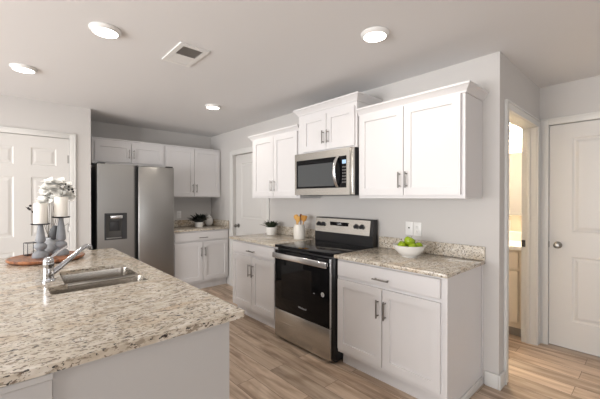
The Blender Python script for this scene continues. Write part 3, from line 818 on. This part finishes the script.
# utensil crock
cx, cy = -.185, 1.842
ck = MB().lathe([(0, .008), (.0, 0), (.058, 0), (.064, .006), (.067, .04), (.0675, .09), (.064, .125), (.057, .150), (.0565, .162), (.0565, .166), (.051, .166), (.051, .150), (.058, .124), (.061, .09), (.061, .04), (.057, .012), (0, .012)], seg=36).build('utensil_crock', M['crock'], None, (cx, cy, CT))
tag(ck, 'cream ceramic crock holding wooden utensils, left of the range', 'crock')
def utensil(name, label, m, base, tip, kind, w=.026, spin=0.0):
    b = Vector(base); t = Vector(tip); d = (t - b); ln = d.length; d.normalize()
    n0 = Vector((-math.cos(spin), -math.sin(spin), 0)); ny = (n0 - d * n0.dot(d)).normalized(); nx = ny.cross(d)
    e = thing(name, label, 'utensil', b, 0, 'wooden utensils in the crock')
    e.rotation_euler = Matrix((nx, ny, d)).transposed().to_euler()
    MB().tube([(0, 0, 0), (0, 0, ln * .4), (0, 0, ln - .06)], [.0055, .0052, .0058], 10).build('shaft', m, e)
    mb = MB()
    hs = .078
    if kind == 'spoon':
        prof = [(.006, 0), (.012, .012), (w * .85, .03), (w, .048), (w * .8, .064), (w * .35, .075)]
    else:
        prof = [(.006, 0), (.010, .01), (w * .8, .024), (w, .045), (w, .068), (w * .92, .076)]
    rings = []
    for r, z in prof:
        rings.append([(r * math.cos(2 * PI * i / 16), .0045 * math.sin(2 * PI * i / 16) + (.004 * ((z - .04) / .04) ** 2 if kind == 'spoon' else 0), ln - .062 + z) for i in range(16)])
    mb.loft(rings, True, True).build('blade' if kind != 'spoon' else 'spoon_bowl', m, e)
B = CT + .016
utensil('wooden_spoon', 'honey-coloured wooden spoon at the left of the crock', M['spoon1'], (cx - .008, cy + .020, B), (cx - .018, cy + .036, CT + .262), 'spoon', .030, .75)
utensil('wooden_spatula', 'wide wooden spatula at the right of the crock', M['spoon2'], (cx + .008, cy - .024, B), (cx + .022, cy - .052, CT + .252), 'flat', .034, .95)
utensil('wooden_spatula', 'pale wooden spatula at the front middle of the crock', M['spoon1'], (cx - .024, cy - .006, B), (cx - .036, cy - .012, CT + .242), 'flat', .027, .6)
utensil('wooden_spoon', 'thin dark brown wooden spoon in the middle of the crock', M['spoon_dark'], (cx + .024, cy + .004, B), (cx + .022, cy + .002, CT + .268), 'spoon', .018, .8)

# leaves helper
def leaf_mesh(mb, base, d, ln, wd, curl=.3, up=Vector((0, 0, 1))):
    d = Vector(d).normalized(); side = d.cross(up)
    if side.length < 1e-3: side = Vector((1, 0, 0))
    side.normalize(); nrm = side.cross(d)
    n = 6; L = []
    for i in range(n + 1):
        s = i / n; c = Vector(base) + d * ln * s - nrm * (-curl * ln * s * s) * -1
        wv = wd * math.sin(PI * min(.08 + s * .92, 1) ** .8) ** .8 if s < 1 else 0.0005
        L.append([mb.bm.verts.new(c + side * wv + nrm * wv * .25), mb.bm.verts.new(c), mb.bm.verts.new(c - side * wv + nrm * wv * .25),
                  mb.bm.verts.new(c - nrm * .0015)])
    for a, b in zip(L, L[1:]):
        mb.bm.faces.new((a[0], a[1], b[1], b[0])); mb.bm.faces.new((a[1], a[2], b[2], b[1]))
        mb.bm.faces.new((a[2], a[3], b[3], b[2])); mb.bm.faces.new((a[3], a[0], b[0], b[3]))

def succulent(label, loc, r, hh, count, m, ln, wd, spread):
    t = thing('potted_plant', label, 'potted plant', loc)
    MB().lathe([(0, .004), (0, 0), (r * .80, 0), (r * .86, .006), (r * .97, hh * .5), (r, hh * .92), (r, hh), (r * .88, hh), (r * .86, hh - .012), (0, hh - .012)], seg=32).build('pot', M['ceramic'], t)
    MB().lathe([(0, hh - .0118), (r * .85, hh - .0118), (r * .5, hh - .006), (0, hh - .004)], seg=20).build('soil', M['soil'], t)
    rng = random.Random(len(label)); mb = MB()
    for i in range(count):
        a = i * 2.39996 + rng.uniform(-.2, .2); f = math.sqrt((i + .5) / count)
        el = math.radians(82 - 68 * f * spread + rng.uniform(-10, 10))
        d = (math.cos(a) * math.cos(el), math.sin(a) * math.cos(el), math.sin(el))
        b0 = (math.cos(a) * f * r * .55, math.sin(a) * f * r * .55, hh - .008)
        leaf_mesh(mb, b0, d, ln * rng.uniform(.75, 1.1), wd * rng.uniform(.8, 1.1), .25)
    mb.build('foliage', m, t)
    return t
succulent('small green succulent in a white pot on the counter left of the range', (-.165, 2.395, CT), .066, .098, 36, M['leaf'], .105, .022, .62)
succulent('dark bushy plant in a small white pot on the back corner counter', (-.365, 4.010, CT), .066, .080, 80, M['leaf_dark'], .165, .026, .72)
jar = MB().lathe([(0, .004), (0, 0), (.034, 0), (.044, .006), (.062, .035), (.070, .070), (.066, .105), (.050, .132), (.040, .140), (.040, .146), (.043, .150), (.036, .160), (.016, .168), (.013, .174), (.012, .182), (0, .185)], seg=32).build('ginger_jar', M['ceramic'], None, (-.105, 4.195, CT))
tag(jar, 'round white lidded jar behind the dark plant in the back corner', 'jar')

# ------------------------------------------------------------------ tray and decor on the island
tx, ty = -2.392, 2.205
tr = MB().lathe([(0, 0), (.205, 0), (.222, .006), (.232, .016), (.233, .026), (.228, .029), (.222, .0275), (.214, .024), (0, .0235)], seg=64).build('serving_tray', M['tray'], None, (tx, ty, CT))
tag(tr, 'round reddish wooden tray with a raised rim on the far end of the island', 'tray')
TZ = CT + .0242
def holder(label, x, y, hh):
    t = thing('candle_holder', label, 'candle holder', (x, y, TZ), 0, 'turned grey candle holders')
    k = hh / .245
    MB().lathe([(0, 0), (.050, 0), (.052, .006), (.051, .018), (.046, .032), (.034, .043), (.024, .048), (.021, .052), (.026, .057), (.036, .068), (.040, .080), (.037, .093), (.026, .103), (.019, .108),
                (.024, .112), (.030, .120), (.0315, .130), (.028, .150 * k), (.022, .190 * k), (.017, .225 * k), (.0155, .236 * k), (.022, .240 * k), (0, .240 * k)], seg=36).build('stand', M['stone'], t)
    MB().lathe([(0, .2405 * k), (.050, .2405 * k), (.056, .244 * k), (.060, .249 * k), (.058, .2495 * k), (.051, .246 * k), (0, .2455 * k)], seg=36).build('drip_plate', M['iron'], t)
    return TZ + .246 * k
def candle(label, x, y, z, r, hh):
    t = thing('candle', label, 'candle', (x, y, z + .0005), 0, 'white pillar candles')
    MB().lathe([(0, 0), (r, 0), (r, hh - .006), (r - .003, hh), (r - .010, hh - .001), (r * .5, hh - .008), (0, hh - .010)], seg=36).build('wax', M['wax'], t)
    MB().tube([(0, 0, hh - .011), (.001, 0, hh), (.004, .001, hh + .006)], .0014, 6).build('wick', M['wick'], t)
z1 = holder('shorter grey turned candle holder on the left of the tray', -2.432, 2.195, .245)
candle('white pillar candle on the shorter left holder', -2.432, 2.195, z1, .041, .150)
z2 = holder('taller grey turned candle holder on the right of the tray', -2.307, 2.225, .290)
candle('white pillar candle on the taller right holder', -2.307, 2.225, z2, .042, .152)

# glass lantern cube
ln = thing('glass_lantern', 'small glass cube lantern with dark wire edges at the left of the tray', 'lantern', (-2.482, 2.362, TZ), .35)
a, hgt = .031, .095
fr_ = MB()
for x in (-a, a):
    for y in (-a, a): fr_.tube([(x, y, .002), (x, y, hgt)], .0025, 6)
for z in (.003, hgt):
    fr_.tube([(-a, -a, z), (a, -a, z)], .0025, 6); fr_.tube([(-a, a, z), (a, a, z)], .0025, 6)
    fr_.tube([(-a, -a, z), (-a, a, z)], .0025, 6); fr_.tube([(a, -a, z), (a, a, z)], .0025, 6)
fr_.build('wire_frame', M['iron'], ln)
for i in range(4):
    g = MB().box(-a + .004, a - .004, -.001, .001, .005, hgt - .004).build('pane', M['pane'], ln)
    g.rotation_euler = (0, 0, i * PI / 2); g.location = (a * math.sin(i * PI / 2), -a * math.cos(i * PI / 2), 0)

# round grey vase with white flowers
vx, vy = -2.366, 2.335
vs = thing('flower_vase', 'round grey textured vase with white flowers and dark twigs between the candle holders', 'flower vase', (vx, vy, TZ))
MB().lathe([(0, .004), (0, 0), (.036, 0), (.050, .010), (.066, .035), (.070, .060), (.064, .088), (.046, .108), (.030, .116), (.030, .126), (.034, .130), (.026, .130), (.025, .112), (.040, .10), (0, .06)], seg=32).build('vase', M['stone_pot'], vs)
def flower(parent, c, r, rng):
    mb = MB(); c = Vector(c); tl = Matrix.Rotation(rng.uniform(.5, 1.2), 3, 'X') @ Matrix.Rotation(rng.uniform(-.5, .5), 3, 'Y')
    for ring, (n, el, ll) in enumerate(((5, 8, 1.0), (4, 42, .85), (3, 70, .6))):
        for i in range(n):
            a = 2 * PI * i / n + ring * .5 + rng.uniform(-.1, .1); e = math.radians(el + rng.uniform(-8, 8))
            leaf_mesh(mb, c, tl @ Vector((math.cos(a) * math.cos(e), math.sin(a) * math.cos(e), math.sin(e))), r * ll, r * .62, .3)
    return mb.build('flower', M['petal'], parent)
rng = random.Random(3)
FL = [((.02, .0, .50), .062), ((.075, .0, .46), .060), ((-.02, .03, .45), .055), ((.06, .03, .545), .060), ((.105, .03, .52), .060), ((.12, .02, .455), .052), ((-.045, .01, .405), .045), ((.0, .03, .55), .048), ((.03, -.01, .43), .045), ((-.03, .0, .505), .040)]
stm = MB()
for c, r in FL:
    c = Vector(c); stm.tube([(0, 0, .02), (c.x * .25, c.y * .25, .13), (c.x * .7, c.y * .7, c.z - .09), tuple(c)], .0018, 6); flower(vs, c, r * 1.22, rng)
stm.build('stems', M['twig'], vs)
def twig(path, berries):
    mb = MB(); mb.tube(path, [.0018] * len(path), 6); t = mb.build('twig', M['twig'], vs)
    for b in berries:
        MB().lathe([(0, -.0095), (.006, -.007), (.0085, 0), (.006, .007), (0, .0095)], c=b, seg=12).build('berry', M['berry'], t)
twig([(0, 0, .03), (.01, 0, .14), (.05, -.05, .36), (.085, -.07, .53), (.125, -.07, .50), (.15, -.07, .47)], [(.092, -.078, .545), (.112, -.080, .525), (.135, -.08, .505), (.112, -.084, .500), (.140, -.082, .487)])
twig([(0, 0, .03), (-.01, 0, .14), (-.05, .02, .28), (-.115, -.005, .345), (-.145, -.01, .37)], [(-.118, -.02, .378), (-.130, -.01, .360), (-.122, -.015, .352), (-.092, -.02, .325), (-.104, -.02, .332)])
twig([(.0, .0, .03), (.012, -.004, .14), (.04, -.05, .20), (.055, -.06, .255)], [])
twig([(.0, .0, .03), (.012, .006, .14), (.07, .03, .19), (.125, .03, .235), (.13, .03, .20)], [])
lf = MB(); rings = []
for ins, d in ((.0, -.0015), (1, 0)): pass
lm = []
for i in range(24):
    t = 2 * PI * i / 24; lm.append((.036 * math.cos(t), .0, .058 * math.sin(t)))
lf.loft([[(x * k, y0, z * k) for x, y, z in lm] for k, y0 in ((.6, -.004), (1.0, -.001), (1.0, .001), (.6, .002))], True, True)
lfo = lf.build('dark_leaf', M['berry'], vs, (.024, -.045, .168), (.1, .25, -.5))
MB().tube([(0, 0, .03), (.004, -.01, .125), (.014, -.03, .145), (.021, -.045, .170)], .002, 6).build('leaf_stalk', M['twig'], vs)

# ------------------------------------------------------------------ bathroom seen through the doorway
va = thing('bathroom_vanity', 'cream bathroom vanity with white top seen through the narrow doorway', 'vanity', (1.598, .03, 0))
def vb(x0, x1, y0, y1, z0, z1, bev=.002): return MB().box(x0 - 1.598, x1 - 1.598, y0 - .03, y1 - .03, z0, z1, bev, 1)
vb(1.085, 1.598, .031, 1.20, .10, .865).build('body', M['bath_wall'], va, smooth=0)
vb(1.15, 1.598, .031, 1.20, 0, .0995).build('toe_kick', M['vent_shade'], va, smooth=0)
vb(1.06, 1.598, .028, 1.21, .8655, .900, .005).build('vanity_top', M['cultured'], va)
vb(1.578, 1.598, .028, 1.21, .9005, 1.00, .003).build('backsplash', M['cultured'], va)
vb(1.065, 1.0845, .06, .60, .16, .66).build('door', M['bath_wall'], va); vb(1.065, 1.0845, .61, 1.17, .16, .66).build('door', M['bath_wall'], va)
vb(1.065, 1.0845, .06, 1.17, .685, .845).build('drawer', M['bath_wall'], va)
mi = thing('wall_mirror', 'plain mirror above the bathroom vanity through the doorway', 'mirror', (1.5995, .62, 1.12))
MB().box(-.006, 0, -.57, .55, .06, .76, .002, 1).build('mirror_glass', M['mirror'], mi, smooth=0)
vl = thing('vanity_light', 'bright glowing vanity light above the bathroom mirror', 'wall lamp', (1.5995, .50, 2.10))
MB().box(-.03, 0, -.42, .42, -.045, .045, .006).build('back_plate', M['nickel'], vl)
for y in (-.33, -.11, .11, .33):
    MB().lathe([(.030, .06), (.055, .04), (.070, -.03), (.072, -.075), (0, -.075)], seg=24, c=(-.105, y, .01)).build('glass_shade', M['bath_lens'], vl)
    MB().tube([(-.03, y, .0), (-.07, y, .05), (-.105, y, .07)], .010, 8).build('arm', M['nickel'], vl)
plate('cream outlet above the bathroom vanity seen through the doorway', (1.5985, .30, 1.065), R90, 'duplex')
